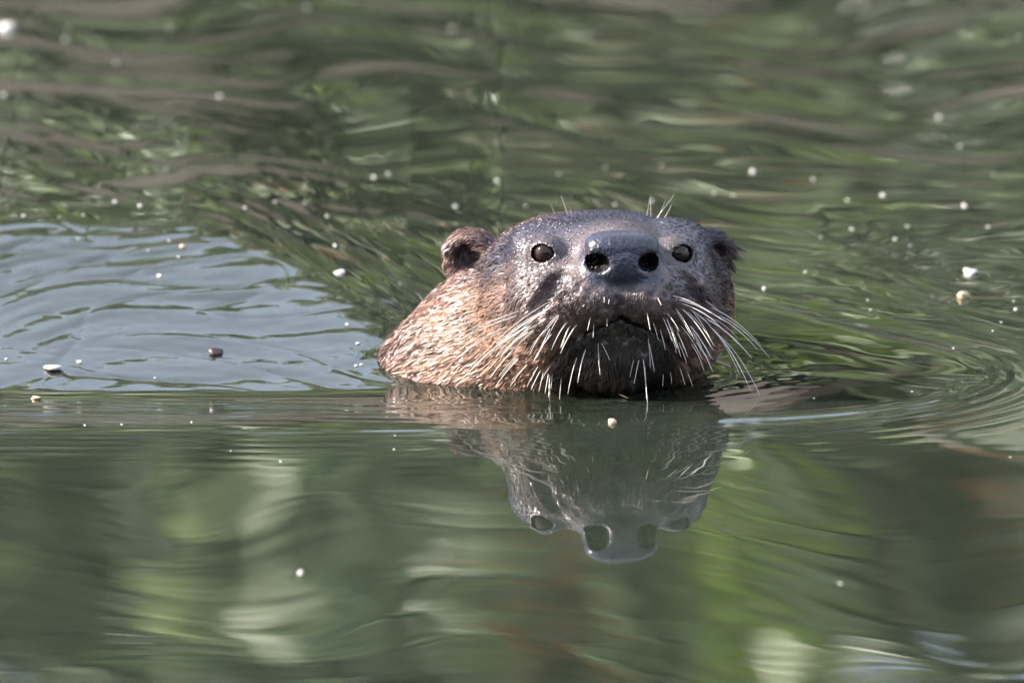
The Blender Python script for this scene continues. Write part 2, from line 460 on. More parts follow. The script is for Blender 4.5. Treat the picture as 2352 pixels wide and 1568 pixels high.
def coat_colour(P):
    """pelt colour by place on the animal: dark crown, tan cheeks and throat, red-brown neck, dark nose tinted with sky blue"""
    x, y, z = P[:, 0], P[:, 1], P[:, 2]
    crown = np.array((.019, .016, .027)); cheek = np.array((.215, .126, .085)); neck = np.array((.105, .050, .037))  # violet in crown, muzzle and nose paints in the sky's sheen
    muz = np.array((.074, .051, .048)); nose = np.array((.012, .012, .026)); jaw = np.array((.034, .025, .020))
    w = sstep(-.4, -3.6, z + .10 * (np.abs(x) - 3) + .25 * n3(P, 3, 5))
    c = crown + (cheek - crown) * w[:, None]
    wn_ = sstep(8.5, 11.5, y - .35 * x - .5) * sstep(0, -2, x) 
    c = c + (neck - c) * (wn_ * .85)[:, None]
    wm = sstep(4.2, 1.6, y) * sstep(-4.6, -2.6, z)
    c = c + (muz - c) * (wm * .8)[:, None]
    wj = sstep(3.4, 2.0, np.sqrt((x / 1.1) ** 2 + ((z + 5.1) / 1.1) ** 2 + ((y - 1.4) / 1.6) ** 2))
    c = c + (jaw - c) * (wj * .9)[:, None]  # chin and below the mouth line: wet fur, plus shade put into the colour
    under = sstep(.08, -.30, z - np.interp(np.abs(x), MX, MZ)) * sstep(2.9, 1.9, np.abs(x)) * sstep(4.4, 3.2, y)
    c = c + (jaw - c) * (under * .95)[:, None]
    wnose = sstep(.35, -.1, np.maximum.reduce([np.abs(x) - 1.75 - .35 * np.minimum(z, 0), y - .85, np.abs(z - .25) - 1.1]))
    c = c + (nose - c) * wnose[:, None]
    for s_ in (-1, 1):
        wc = sstep(1.0, .75, np.sqrt(((x - s_ * 1.18) / .6) ** 2 + ((z - .02) / .55) ** 2)) * sstep(-.62, -.3, y) * sstep(2.6, 2.0, y)
        c = c + (np.array((.006, .005, .005)) - c) * wc[:, None]
        wc = sstep(1.0, .6, np.sqrt(((x - s_ * 6.05) / .95) ** 2 + ((z + 1.8) / .85) ** 2)) * sstep(8.9, 9.3, y)
        c = c + (np.array((.035, .022, .02)) - c) * wc[:, None]
    for ce in ((5.25, 9.9, -1.85), (-5.85, 9.4, -1.7)):
        we = sstep(2.0, 1.1, np.linalg.norm(P - np.array(ce), axis=1)) * sstep(4.6, 5.2, np.abs(x)) * (c.sum(1) < .3) * (1 - sstep(.11, .07, c.sum(1)))
        c = c + (np.array((.15, .098, .085)) - c) * (we * .7)[:, None]
    # eye rims and ear cups
    for e, d in EYES:
        we = sstep(1.15, .72, np.linalg.norm(P - e, axis=1))
        c = c + (np.array((.040, .030, .029)) - c) * we[:, None]
    ang = np.arctan2(x, -(z + 1.0)); rr = np.sqrt(x ** 2 + (z + 1) ** 2)           # wet streaks combed back from the nose
    st = np.sin(ang * 17 + 1.5 * n3(P, 4, 51)) * .5 + np.sin(ang * 31 + 2 * n3(P, 3, 52)) * .5
    c = c * (1 + .26 * st * sstep(2.5, 4.5, rr) * sstep(1, 3, y))[:, None]
    return c * (1 + .16 * n3(P, 1.4, 9))[:, None].clip(.5, 1.5), wnose
cols, wnose = coat_colour(PV)
# wet clumps: the pelt stands in low tufts, finer and beaded on the whisker pads
PN = grad_at(PV)
pad = sstep(4.5, 1.5, PV[:, 1]) * sstep(-.3, -1.2, PV[:, 2]) * (1 - wnose)
chk = (1 - wnose) * sstep(-.5, -2.0, PV[:, 2])
PV = PV + PN * (.030 * pad * n3(PV, .42, 61, 30) + .030 * chk * n3(PV * np.array((1.6, 1, .8)), .9, 62, 30) + .012 * wnose * n3(PV, .16, 63, 24))[:, None]

m_skin, nt, b = mat('wet_pelt_skin')
at = nt.nodes.new('ShaderNodeVertexColor'); at.layer_name = 'tint'
nt.links.new(at.outputs[0], b.inputs['Base Color'])
setp(b, rough=.40, spec=.5, coat=.4, coatr=.25)
no = nt.nodes.new('ShaderNodeTexNoise'); no.inputs['Scale'].default_value = 900; no.inputs['Detail'].default_value = 3
vo = nt.nodes.new('ShaderNodeTexVoronoi'); vo.inputs['Scale'].default_value = 700
tc = nt.nodes.new('ShaderNodeTexCoord'); nt.links.new(tc.outputs['Object'], no.inputs['Vector']); nt.links.new(tc.outputs['Object'], vo.inputs['Vector'])
bu = nt.nodes.new('ShaderNodeBump'); bu.inputs['Strength'].default_value = .5; bu.inputs['Distance'].default_value = .0007
nt.links.new(vo.outputs['Distance'], bu.inputs['Height']); nt.links.new(bu.outputs[0], b.inputs['Normal'])

otter = bpy.data.objects.new('otter', None)
COL.objects.link(otter)
otter['label'] = 'brown river otter swimming with wet head raised out of the green water'
otter['category'] = 'otter'
WV = to_world(PV)
base = WV.mean(0); otter.location = (0, 0.05, 0)
OFF = np.array(otter.location)
body_me = mesh_np('body', WV - OFF, quads=PQ, cols=cols)
body = obj('body', body_me, m_skin, otter)
bvh = BVHTree.FromPolygons([tuple(v) for v in WV], [tuple(int(i) for i in f) for f in PQ])

# eyes
m_eye, nt, b = mat('wet_dark_eye')
setp(b, rough=.06, ior=1.42)
gr = nt.nodes.new('ShaderNodeTexGradient'); gr.gradient_type = 'SPHERICAL'
b.inputs['Base Color'].default_value = (.012, .0052, .0032, 1)
m_iris, nt2, b2 = mat('brown_iris'); setp(b2, col=(.030, .012, .007, 1), rough=.05, coat=1.0, coatr=.02)
def uv_sphere(r, seg=28, ring=18):
    th = np.linspace(0, math.pi, ring + 1); ph = np.linspace(0, 2 * math.pi, seg, endpoint=False)
    v = [(0, 0, r)]
    for t in th[1:-1]:
        for p in ph: v.append((r * math.sin(t) * math.cos(p), r * math.sin(t) * math.sin(p), r * math.cos(t)))
    v.append((0, 0, -r))
    tr, qd = [], []
    for i in range(seg): tr.append((0, 1 + i, 1 + (i + 1) % seg))
    for k in range(ring - 2):
        for i in range(seg):
            a, b_ = 1 + k * seg + i, 1 + k * seg + (i + 1) % seg
            qd.append((a, a + seg, b_ + seg, b_))
    e = len(v) - 1; o_ = 1 + (ring - 2) * seg
    for i in range(seg): tr.append((o_ + i, e, o_ + (i + 1) % seg))
    return np.array(v), tr, qd
for e, d in EYES:
    v, tr, qd = uv_sphere(.575)
    dw = RH @ d
    q = Vector(dw).to_track_quat('Z', 'Y').to_matrix()
    v[:, 2] = np.where(v[:, 2] > .5, v[:, 2] * 1.02, v[:, 2])
    W = (v @ np.array(q).T) * .01 + to_world(e) - OFF
    eo = obj('eye', mesh_np('eye', W, tris=tr, quads=qd), m_eye, otter)

# ------------------------------------------------------------------ wet fur: tapered ribbons combed back from the nose
tri = np.concatenate([PQ[:, [0, 1, 2]], PQ[:, [0, 2, 3]]])
A, B, C_ = PV[tri[:, 0]], PV[tri[:, 1]], PV[tri[:, 2]]
area = .5 * np.linalg.norm(np.cross(B - A, C_ - A), axis=1)
cen = (A + B + C_) / 3
wgt = area * (cen[:, 2] > -8.2)
def strands(count, seed, lscale=1.0, wscale=1.0, clump=.55, rad=.16, long_only=False):
    r = np.random.default_rng(seed)
    t = r.choice(len(tri), count, p=wgt / wgt.sum())
    u, v = r.random(count), r.random(count); fl = u + v > 1; u[fl], v[fl] = 1 - u[fl], 1 - v[fl]
    R = A[t] + (B[t] - A[t]) * u[:, None] + (C_[t] - A[t]) * v[:, None]
    c, wn0 = coat_colour(R)
    keep = (wn0 < .3) & ((r.random(len(R)) < .45) | (R[:, 2] < -1.2 + .8 * r.random(len(R))) | (R[:, 1] > 9))
    if long_only: keep &= (R[:, 2] < -1.4) & (R[:, 1] > 3.2)
    for e, d in EYES: keep &= np.linalg.norm(R - e, axis=1) > .70
    for s in (-1, 1): keep &= ~((np.abs(R[:, 0] - s * 1.3) < .75) & (np.abs(R[:, 2]) < .6) & (R[:, 1] < .9))
    keep &= ~((np.abs(R[:, 2] - np.interp(np.abs(R[:, 0]), MX, MZ)) < .13) & (R[:, 1] < 2.5) & (np.abs(R[:, 0]) < 2.2))
    R, c = R[keep], c[keep]
    n = grad_at(R)
    d = R - np.array((0, 0.3, .2)); dist = np.linalg.norm(d, axis=1); d /= dist[:, None]
    flow = d * .75 + np.array((0, .30, -.40)) + np.stack([.35 * np.sign(R[:, 0]) * sstep(1, 4, np.abs(R[:, 0])), 0 * dist, 0 * dist], -1)
    neckw = (sstep(8.5, 12, R[:, 1] - .3 * R[:, 0]) * sstep(1, -2, R[:, 0]))[:, None]
    flow = flow * (1 - neckw) + neckw * np.array((-.55, .2, -.75))
    flow += .16 * np.stack([n3(R, 2.2, 31), n3(R, 2.2, 32), n3(R, 2.2, 33)], -1) + .10 * r.normal(size=R.shape)
    flow -= n * (flow * n).sum(1)[:, None]; flow /= np.maximum(np.linalg.norm(flow, axis=1)[:, None], 1e-5)
    L = lscale * (.22 + .50 * sstep(2.0, 8.0, dist) + .25 * sstep(9, 13, dist)) * (.7 + .6 * r.random(len(R)))
    L *= 1 - .6 * sstep(-1.6, -.2, R[:, 2]) * sstep(12, 8, R[:, 1])          # sleek and short on the crown
    for s in (-1, 1): L *= 1 - .25 * sstep(1.9, 1.2, np.linalg.norm(R - np.array((s * 6.0, 9.4, -1.75)), axis=1))
    wid = wscale * (.011 + .010 * r.random(len(R))) * (.75 + .5 * sstep(2, 8, dist))
    # tips gather into wet points
    lead = r.random(len(R)) < .11
    li = np.where(lead)[0]
    kd = kdtree.KDTree(len(li))
    for j, i in enumerate(li): kd.insert(R[i], j)
    kd.balance()
    near_i = np.array([li[kd.find(p)[1]] for p in R])
    tip = R + flow * L[:, None] + n * (L * .10)[:, None]
    dd = np.linalg.norm(R[near_i] - R, axis=1)[:, None]
    tip = tip + clump * (tip[near_i] - tip) * (dd < rad * 3)
    mid = R * .45 + tip * .55 + n * (L * (.10 + .06 * r.random(len(R))))[:, None]
    w = np.cross(flow, n); tw = r.normal(size=len(R)) * .45
    w = w * np.cos(tw)[:, None] + n * np.sin(tw)[:, None]
    hw = w * wid[:, None]
    root = R - n * .03
    V = np.stack([root - hw, root + hw, mid - hw * .85, mid + hw * .85, tip], 1)
    sh = (.70 + .60 * r.random(len(R)))[:, None]
    pale = (r.random(len(R)) < .10)[:, None]
    cc = c * sh * np.where(pale, 1.3, 1)
    return V, np.repeat(cc[:, None, :], 5, 1)
Va, Ca = strands(150000, 40)
Vb, Cb = strands(46000, 41, lscale=1.4, wscale=.85, clump=.85, rad=.3, long_only=True)
V = np.concatenate([Va, Vb]); Cc = np.concatenate([Ca, Cb])
k = np.arange(len(V))[:, None] * 5
qd = np.concatenate([k + 0, k + 1, k + 3, k + 2], 1); tr = np.concatenate([k + 2, k + 3, k + 4], 1)
m_fur, nt, b = mat('wet_fur')
at = nt.nodes.new('ShaderNodeVertexColor'); at.layer_name = 'tint'
nt.links.new(at.outputs[0], b.inputs['Base Color'])
setp(b, rough=.40, spec=.32, coat=.10, coatr=.25)
obj('fur', mesh_np('fur', to_world(V.reshape(-1, 3)) - OFF, tris=tr, quads=qd, cols=Cc.reshape(-1, 3)), m_fur, otter, kind='stuff')

# ------------------------------------------------------------------ whiskers
m_wh, nt, b = mat('pale_whisker')
setp(b, col=(.62, .58, .52, 1), rough=.28, spec=.5, coat=.5, coatr=.1, sss=.0)
def tube(path, rads, seg=5):
    path = np.array(path); n = len(path); V = []; Q = []; T = []
    t = np.gradient(path, axis=0); t /= np.linalg.norm(t, axis=1)[:, None]
    a = np.cross(t, (0.3, 1, .2)); a /= np.linalg.norm(a, axis=1)[:, None]; bb = np.cross(t, a)
    for i in range(n):
        for s in range(seg):
            th = 2 * math.pi * s / seg
            V.append(path[i] + rads[i] * (math.cos(th) * a[i] + math.sin(th) * bb[i]))
    for i in range(n - 1):
        for s in range(seg):
            Q.append((i * seg + s, i * seg + (s + 1) % seg, (i + 1) * seg + (s + 1) % seg, (i + 1) * seg + s))
    for s in range(1, seg - 1):
        T.append((0, s + 1, s)); o_ = (n - 1) * seg; T.append((o_, o_ + s, o_ + s + 1))
    return np.array(V), T, Q
WH = [  # root and tip on the enlarged face (2352 wide view of 1050..1850 x 470..1000), sag, thickness
    (900, 805, 180, 1395, 60, 1.0), (640, 880, 60, 1150, 30, .9), (350, 900, 60, 1030, 15, .7), (760, 985, 430, 1330, 30, 1.7), (730, 960, 300, 1260, 30, 1.2),
    (860, 860, 480, 1080, 20, 1.1), (990, 925, 870, 1130, 25, 1.2), (1010, 960, 945, 1110, 10, .9), (1065, 950, 935, 1155, 20, 1.1), (880, 1010, 740, 1220, 20, 1.1),
    (850, 1010, 765, 1190, 15, 1.0), (655, 1185, 465, 1400, 20, 1.3), (720, 1230, 575, 1390, 15, 1.3), (800, 1260, 725, 1415, 10, 1.1), (855, 1275, 825, 1440, 5, 1.0),
    (865, 1300, 850, 1470, 5, 1.0), (1115, 1120, 1060, 1365, 40, 1.5), (1200, 1120, 1220, 1310, 10, .9), (1160, 890, 1130, 990, 5, .8), (1180, 940, 1170, 1040, 5, .7),
    (1265, 900, 1270, 960, 2, .6), (1230, 1070, 1290, 1205, 10, .8), (1262, 740, 1250, 790, 2, .7), (1290, 750, 1280, 800, 2, .7), (1500, 1190, 1465, 1370, 10, .9),
    (1540, 1180, 1562, 1520, 10, .9), (1555, 1050, 1610, 1285, 15, .9), (1560, 860, 1580, 990, 5, .8), (1650, 975, 1690, 1130, 10, .9), (1690, 900, 1775, 1120, 15, 1.1),
    (1770, 1010, 1850, 1180, 15, 1.4), (1620, 740, 1660, 810, 3, .8), (1800, 840, 2030, 1130, 35, 1.0), (1900, 1060, 2030, 1290, 40, 1.6), (1990, 960, 2305, 1430, 75, 1.2),
    (1960, 880, 2310, 1190, 40, 1.3), (2040, 875, 2350, 1125, 30, .9), (1780, 760, 2120, 930, 25, .9), (1850, 950, 2010, 1180, 25, 1.0), (1700, 1000, 1760, 1110, 8, .8),
    (1950, 780, 2070, 850, 8, .8), (1790, 1250, 1830, 1380, 8, .9), (1840, 1250, 1885, 1390, 8, .9), (1680, 1280, 1670, 1390, 5, .8), (1730, 1280, 1735, 1370, 5, .8),
    (1720, 960, 1800, 1180, 15, .8), (1600, 930, 1640, 1060, 8, .7), (930, 880, 800, 1040, 15, .9), (560, 960, 200, 1180, 25, .8), (1900, 820, 2080, 960, 15, .8), (1750, 830, 1900, 1060, 20, .8)]
BR = [(995, 165, 940, 25, 4, .7), (905, 140, 865, 85, 2, .6), (1555, 175, 1575, 60, 2, .6), (1590, 180, 1582, 20, -5, .7), (1625, 190, 1690, 60, -4, .6), (1605, 175, 1755, 10, -6, .6), (1660, 190, 1735, 85, -4, .6)]
def face(zx, zy): return ((1050 + zx / 2.94) * .9408, (470 + zy / 2.94) * .9408)
FWv = Vector(FW)
rw = np.random.default_rng(5)
for w in list(WH):
    if math.hypot(w[2] - w[0], w[3] - w[1]) > 150:
        for _ in range(2 if w[0] > 1700 or w[0] < 950 else 1):
            jx, jy, k_ = rw.normal() * 38, rw.normal() * 30, .6 + .5 * rw.random()
            WH.append((w[0] + jx, w[1] + jy, w[0] + jx + (w[2] - w[0]) * k_ + rw.normal() * 14, w[1] + jy + (w[3] - w[1]) * k_ + rw.normal() * 14, w[4] * k_, w[5] * .55))
for rx, ry, tx, ty, sag, th in WH + BR:
    brow = ry < 400
    X0, Y0 = face(rx, ry); X1, Y1 = face(tx, ty)
    hit = None
    for dy in range(0, 60, 4):
        dd = Vector(ray(X0, Y0 + (dy if brow else -dy)))
        loc, nrm, _, _ = bvh.ray_cast(Vector(CAMP), dd)
        if loc is not None: hit = (loc, nrm); break
    if hit is None: continue
    loc, nrm = hit
    depth = (loc - Vector(CAMP)).dot(FWv)
    length = math.hypot(X1 - X0, Y1 - Y0) * .0002
    fwd = .28 * length + .004 if not brow else -.1 * length
    d1 = Vector(ray(X1, Y1)); end = Vector(CAMP) + d1 * ((depth - fwd) / d1.dot(FWv))
    if not brow:
        end.z = max(end.z, hgt(end.x, end.y) - .004)
    a = np.array(loc - nrm * .0015); e = np.array(end)
    sagv = np.array((0, 0, 1)) * sag / 2.94 * .9408 * .0002
    ts = np.linspace(0, 1, 9)
    path = [a + (e - a) * t + sagv * 4 * t * (1 - t) for t in ts]
    rr = [.00020 * th * (1 - .85 * t ** 1.3) + .00005 for t in ts]
    if brow: rr = [q * .45 for q in rr]
    v, T_, Q_ = tube(path, rr)
    obj('whisker', mesh_np('whisker', v - OFF, tris=T_, quads=Q_), m_wh, otter)

# water beads caught in the short fur, mostly on the sunny side
m_bead, nt, b = mat('water_bead')
setp(b, col=(.25, .2, .2, 1), rough=.05, ior=1.33, coat=1, coatr=.02)
BV, BT = [], []
ico_v = np.array([(0, 0, 1), (.894, 0, .447), (.276, .851, .447), (-.724, .526, .447), (-.724, -.526, .447), (.276, -.851, .447),
                  (.724, .526, -.447), (-.276, .851, -.447), (-.894, 0, -.447), (-.276, -.851, -.447), (.724, -.526, -.447), (0, 0, -1)])
ico_t = [(0, 1, 2), (0, 2, 3), (0, 3, 4), (0, 4, 5), (0, 5, 1), (1, 6, 2), (2, 7, 3), (3, 8, 4), (4, 9, 5), (5, 10, 1), (2, 6, 7), (3, 7, 8), (4, 8, 9),
         (5, 9, 10), (1, 10, 6), (6, 11, 7), (7, 11, 8), (8, 11, 9), (9, 11, 10), (10, 11, 6)]
spots = [((-3.4, 3.4, -.9), .9, 90), ((-2.3, 2.4, -.6), 1.0, 110), ((-3.0, 4.2, .6), .7, 40), ((-2.0, 1.2, -1.6), 1.3, 120), ((-1.9, .4, .3), .5, 30), ((-5.5, 9.0, -1.0), .9, 40), ((1.0, .3, -.9), 1.2, 25)]
rb = np.random.default_rng(77)
for c, sd, n in spots:
    for _ in range(n):
        p = np.array(c) + rb.normal(size=3) * sd * .6
        loc, nrm, _, _ = bvh.find_nearest(Vector(to_world(p)))
        if loc is None: continue
        r = .00016 + .00036 * rb.random() ** 2.5
        BV.append(ico_v * r + np.array(loc + nrm * .0004) - OFF); BT.append(np.array(ico_t) + 12 * (len(BV) - 1))
obj('water_droplets', mesh_np('water_droplets', np.concatenate(BV), tris=np.concatenate(BT)), m_bead, otter, kind='stuff')

# ------------------------------------------------------------------ things afloat
def lump(seed, r, flat=.55, rough_=.25, seg=10, ring=7):
    v, t, q_ = uv_sphere(1.0, seg, ring)
    v = v * (1 + rough_ * n3(v, 1.6, seed, 8) * .5)[:, None]
    v[:, 2] *= flat
    return v * r, t, q_
def flat_mat(name, col, rough=.6, **kw):
    m, nt, b = mat(name); setp(b, col=(*col, 1), rough=rough, **kw)
    no = nt.nodes.new('ShaderNodeTexNoise'); no.inputs['Scale'].default_value = 420
    mx = nt.nodes.new('ShaderNodeMixRGB'); mx.blend_type = 'MULTIPLY'; mx.inputs[0].default_value = .5
    mx.inputs[1].default_value = (*col, 1)
    cr = nt.nodes.new('ShaderNodeValToRGB'); cr.color_ramp.elements[0].color = (.55, .5, .42, 1); cr.color_ramp.elements[0].position = .35; cr.color_ramp.elements[1].position = .6
    nt.links.new(no.outputs['Fac'], cr.inputs[0]); nt.links.new(cr.outputs[0], mx.inputs[2]); nt.links.new(mx.outputs[0], b.inputs['Base Color'])
    return m
m_white = flat_mat('pale_seed_fluff', (.60, .58, .54)); m_tan = flat_mat('tan_bud', (.55, .40, .25)); m_dark = flat_mat('dark_bark', (.035, .022, .016), .4)
def float_thing(name, X, Y, r, m, label, cat, group=None, flat=.6, el=1.0, rough_=.3, seed=0, rz=0.0):
    p = on_water(X, Y)
    v, t, q_ = lump(seed, r, flat, rough_)
    v[:, 0] *= el
    o = obj(name, mesh_np(name, v, tris=t, quads=q_), m, None, label, cat, group)
    o.location = (p.x, p.y, p.z + r * flat * .35); o.rotation_euler = (0, 0, rz)
    return o
float_thing('bark_chip', 495, 812, .0034, m_dark, 'dark brown bark chip floating on the pale grey swell', 'bark', flat=.6, el=1.15, rough_=.5, seed=3)
float_thing('flower_bud', 1406, 972, .0022, m_tan, 'round tan bud floating in the dark reflection under the otter chin', 'bud', flat=.8, seed=5)
float_thing('flower_bud', 2211, 683, .0026, m_tan, 'tan and white bud floating right of the otter below a white petal', 'bud', flat=.8, rough_=.4, seed=6)
float_thing('petal', 2229, 628, .0030, m_white, 'largest white petal floating right of the otter above a tan bud', 'petal', flat=.55, rough_=.45, seed=7)
float_thing('petal', 779, 628, .0024, m_white, 'jagged white petal floating between the grey swell and the otter ear', 'petal', flat=.5, rough_=.6, seed=8)
float_thing('seed_husk', 82, 915, .0018, m_tan, 'flat yellowish husk floating on the dark strip before the swell', 'husk', flat=.5, el=1.3, seed=9)
float_thing('foam_clump', 16, 68, .0026, m_white, 'large blurred white foam clump on the dark far water', 'foam', flat=.8, el=1.3, rough_=.5, seed=10)
float_thing('foam_clump', 120, 848, .0026, m_white, 'glinting white foam clump at the foot of the grey swell', 'foam', flat=.6, el=1.5, rough_=.7, seed=12)
float_thing('seed_husk', 419, 567, .0013, m_tan, 'small orange husk floating above the grey swell', 'husk', seed=13)
FAR = [(10, 220, 22), (504, 222, 19), (266, 146, 14), (390, 66, 13), (150, 92, 13), (155, 65, 12), (703, 18, 17), (1040, 66, 12), (1200, 60, 8), (1868, 70, 10), (2345, 88, 16),
       (859, 408, 18), (893, 400, 15), (1142, 416, 18), (1046, 475, 20), (1729, 396, 22), (2157, 271, 20), (2206, 337, 18), (2027, 450, 22), (1868, 413, 13), (1640, 445, 13), (1683, 449, 13),
       (1946, 461, 15), (2215, 474, 20), (1390, 385, 9), (2280, 400, 9), (1520, 380, 10), (1283, 400, 10), (1208, 473, 10), (1412, 470, 10), (1498, 462, 14)]
MID = [(322, 474, 18), (563, 478, 12), (632, 465, 9), (700, 467, 9), (752, 497, 10), (264, 465, 14), (54, 497, 14), (180, 549, 12), (388, 553, 8), (770, 565, 10), (340, 575, 8), (410, 590, 8), (190, 495, 6),
       (2269, 522, 12), (2333, 711, 15), (2328, 692, 7), (1755, 664, 14), (1957, 527, 12), (2085, 520, 9), (1850, 625, 10), (1993, 690, 7), (2056, 550, 10), (2090, 565, 8), (1885, 545, 7), (2000, 712, 9), (2300, 740, 7), (2190, 800, 6), (2095, 900, 8), (1870, 915, 7), (2280, 760, 6)]
SWL = [(367, 635, 16), (182, 832, 17), (822, 790, 14), (818, 840, 12), (830, 838, 10), (15, 825, 10), (356, 868, 8), (797, 745, 9)]
NEA = [(690, 1317, 20), (440, 970, 8), (530, 1036, 6), (645, 1060, 7), (907, 1000, 6), (905, 1032, 6), (2320, 1050, 7), (1930, 1340, 8), (195, 977, 8), (280, 975, 5)]
for lst, nm, lb, ct, gp in ((FAR, 'foam_fleck', 'tiny pale foam fleck adrift on the far water behind the otter', 'foam', 'flecks on the far water'),
                            (MID, 'foam_fleck', 'tiny pale fleck adrift on the rippled water beside the otter', 'foam', 'flecks on the rippled water'),
                            (SWL, 'seed_fluff', 'small white seed fluff riding on the pale grey swell', 'seed', 'seeds on the swell'),
                            (NEA, 'seed_fluff', 'tiny white speck floating on the smooth near water', 'seed', 'specks on the near water')):
    for i, (X, Y, sz) in enumerate(lst):
        float_thing(nm, X, Y, max(.0004, sz * (.000045 if lst is FAR else .00006)), m_white, lb, ct, gp, flat=.6 + .3 * random.random(), el=1 + .5 * random.random(), rough_=.2 + .4 * random.random(), seed=100 + i, rz=random.random() * 6)

p0, p1 = on_water(1396, 897), on_water(1442, 917)
v, T_, Q_ = tube([p0 + Vector((0, 0, .006)), p0 + Vector((.001, -.004, .001)), p0.lerp(p1, .5) + Vector((0, 0, .0008)), p1 + Vector((0, 0, .0006))], [.0005, .0005, .0004, .0002])
c0 = v.mean(0)
tw = obj('twig', mesh_np('twig', v - c0, tris=T_, quads=Q_), m_tan, None, 'thin pale bent twig floating against the otter chin', 'twig'); tw.location = c0

# ------------------------------------------------------------------ far bank, seen in the mirror of the water
m_mud, nt, b = mat('muddy_bank'); setp(b, rough=.8)
no = nt.nodes.new('ShaderNodeTexNoise'); no.inputs['Scale'].default_value = 5; no.inputs['Detail'].default_value = 8
cr = nt.nodes.new('ShaderNodeValToRGB'); cr.color_ramp.elements[0].color = (.012, .008, .006, 1); cr.color_ramp.elements[1].color = (.045, .032, .022, 1)
cr.color_ramp.elements[0].position = .35; cr.color_ramp.elements[1].position = .7
nt.links.new(no.outputs['Fac'], cr.inputs[0]); nt.links.new(cr.outputs[0], b.inputs['Base Color'])
bx = np.linspace(-15, 15, 180); by = np.concatenate([np.linspace(2.4, 6.2, 90), np.linspace(6.4, 40, 50)])
BX, BY = np.meshgrid(bx, by)
edge = 3.75 - .8 * np.clip(BX, -1.6, .9) + .10 * np.sin(BX * 1.7) + .06 * np.sin(BX * 4.3 + 1)
bz = -.35 + .92 * sstep(-.22, .22, BY - edge) + .12 * sstep(.2, 1.4, BY - edge)
bz += .03 * np.sin(BX * 7 + BY * 5) * np.sin(BY * 9 - BX * 3)
bi = np.arange(BX.size).reshape(BX.shape)
bq = np.stack([bi[:-1, :-1], bi[:-1, 1:], bi[1:, 1:], bi[1:, :-1]], -1).reshape(-1, 4)
obj('river_bank', mesh_np('river_bank', np.stack([BX, BY, bz], -1).reshape(-1, 3), quads=bq), m_mud, kind='structure')
def bank_z(x, y):
    e = 3.75 - .8 * min(max(x, -1.6), .9) + .10 * math.sin(x * 1.7) + .06 * math.sin(x * 4.3 + 1)
    return -.35 + .92 * float(sstep(-.22, .22, y - e)) + .12 * float(sstep(.2, 1.4, y - e))

def leaf_mat(name, rough=.35):
    m, nt, b = mat(name)
    at = nt.nodes.new('ShaderNodeVertexColor'); at.layer_name = 'tint'
    nt.links.new(at.outputs[0], b.inputs['Base Color']); setp(b, rough=rough, spec=.6)
    tr_ = nt.nodes.new('ShaderNodeBsdfTranslucent'); ad = nt.nodes.new('ShaderNodeMixShader'); ad.inputs[0].default_value = .38
    nt.links.new(at.outputs[0], tr_.inputs[0])
    nt.links.new(b.outputs[0], ad.inputs[1]); nt.links.new(tr_.outputs[0], ad.inputs[2])
    nt.links.new(ad.outputs[0], nt.nodes['Material Output'].inputs['Surface'])
    return m
m_leaf = leaf_mat('bank_leaves')
m_stem = flat_mat('grey_brown_stem', (.16, .13, .10))
def leaves(centres, cols, size, seed, narrow=.45):
    """pointed six-sided folded leaves"""
    r = np.random.default_rng(seed); n = len(centres)
    u = r.normal(size=(n, 3)) * .55 + np.array((-.62, -.42, .55)); u /= np.linalg.norm(u, axis=1)[:, None]     # blades turn to the light
    d = r.normal(size=(n, 3)) + np.array((0, -.2, -.7)); d -= u * (d * u).sum(1)[:, None]; d /= np.linalg.norm(d, axis=1)[:, None]
    s = np.cross(d, u)
    L = (size * (.6 + .8 * r.random(n)))[:, None]
    c = centres
    P = [c, c + d * L * .35 + s * L * narrow * .5 + u * L * .08, c + d * L * .75 + s * L * narrow * .38 + u * L * .04, c + d * L - u * L * .08,
         c + d * L * .75 - s * L * narrow * .38 + u * L * .04, c + d * L * .35 - s * L * narrow * .5 + u * L * .08, c + d * L * .5]
    V = np.stack(P, 1); k = np.arange(n)[:, None] * 7
    T = np.concatenate([np.concatenate([k + a, k + b_, k + e], 1) for a, b_, e in ((0, 1, 6), (1, 2, 6), (2, 3, 6), (3, 4, 6), (4, 5, 6), (5, 0, 6))])
    return V.reshape(-1, 3), T, np.repeat(cols[:, None, :], 7, 1).reshape(-1, 3)
GREENS = [np.array(c) for c in ((.085, .125, .055), (.120, .165, .075), (.150, .190, .095), (.055, .085, .045), (.160, .180, .120), (.165, .205, .085))]
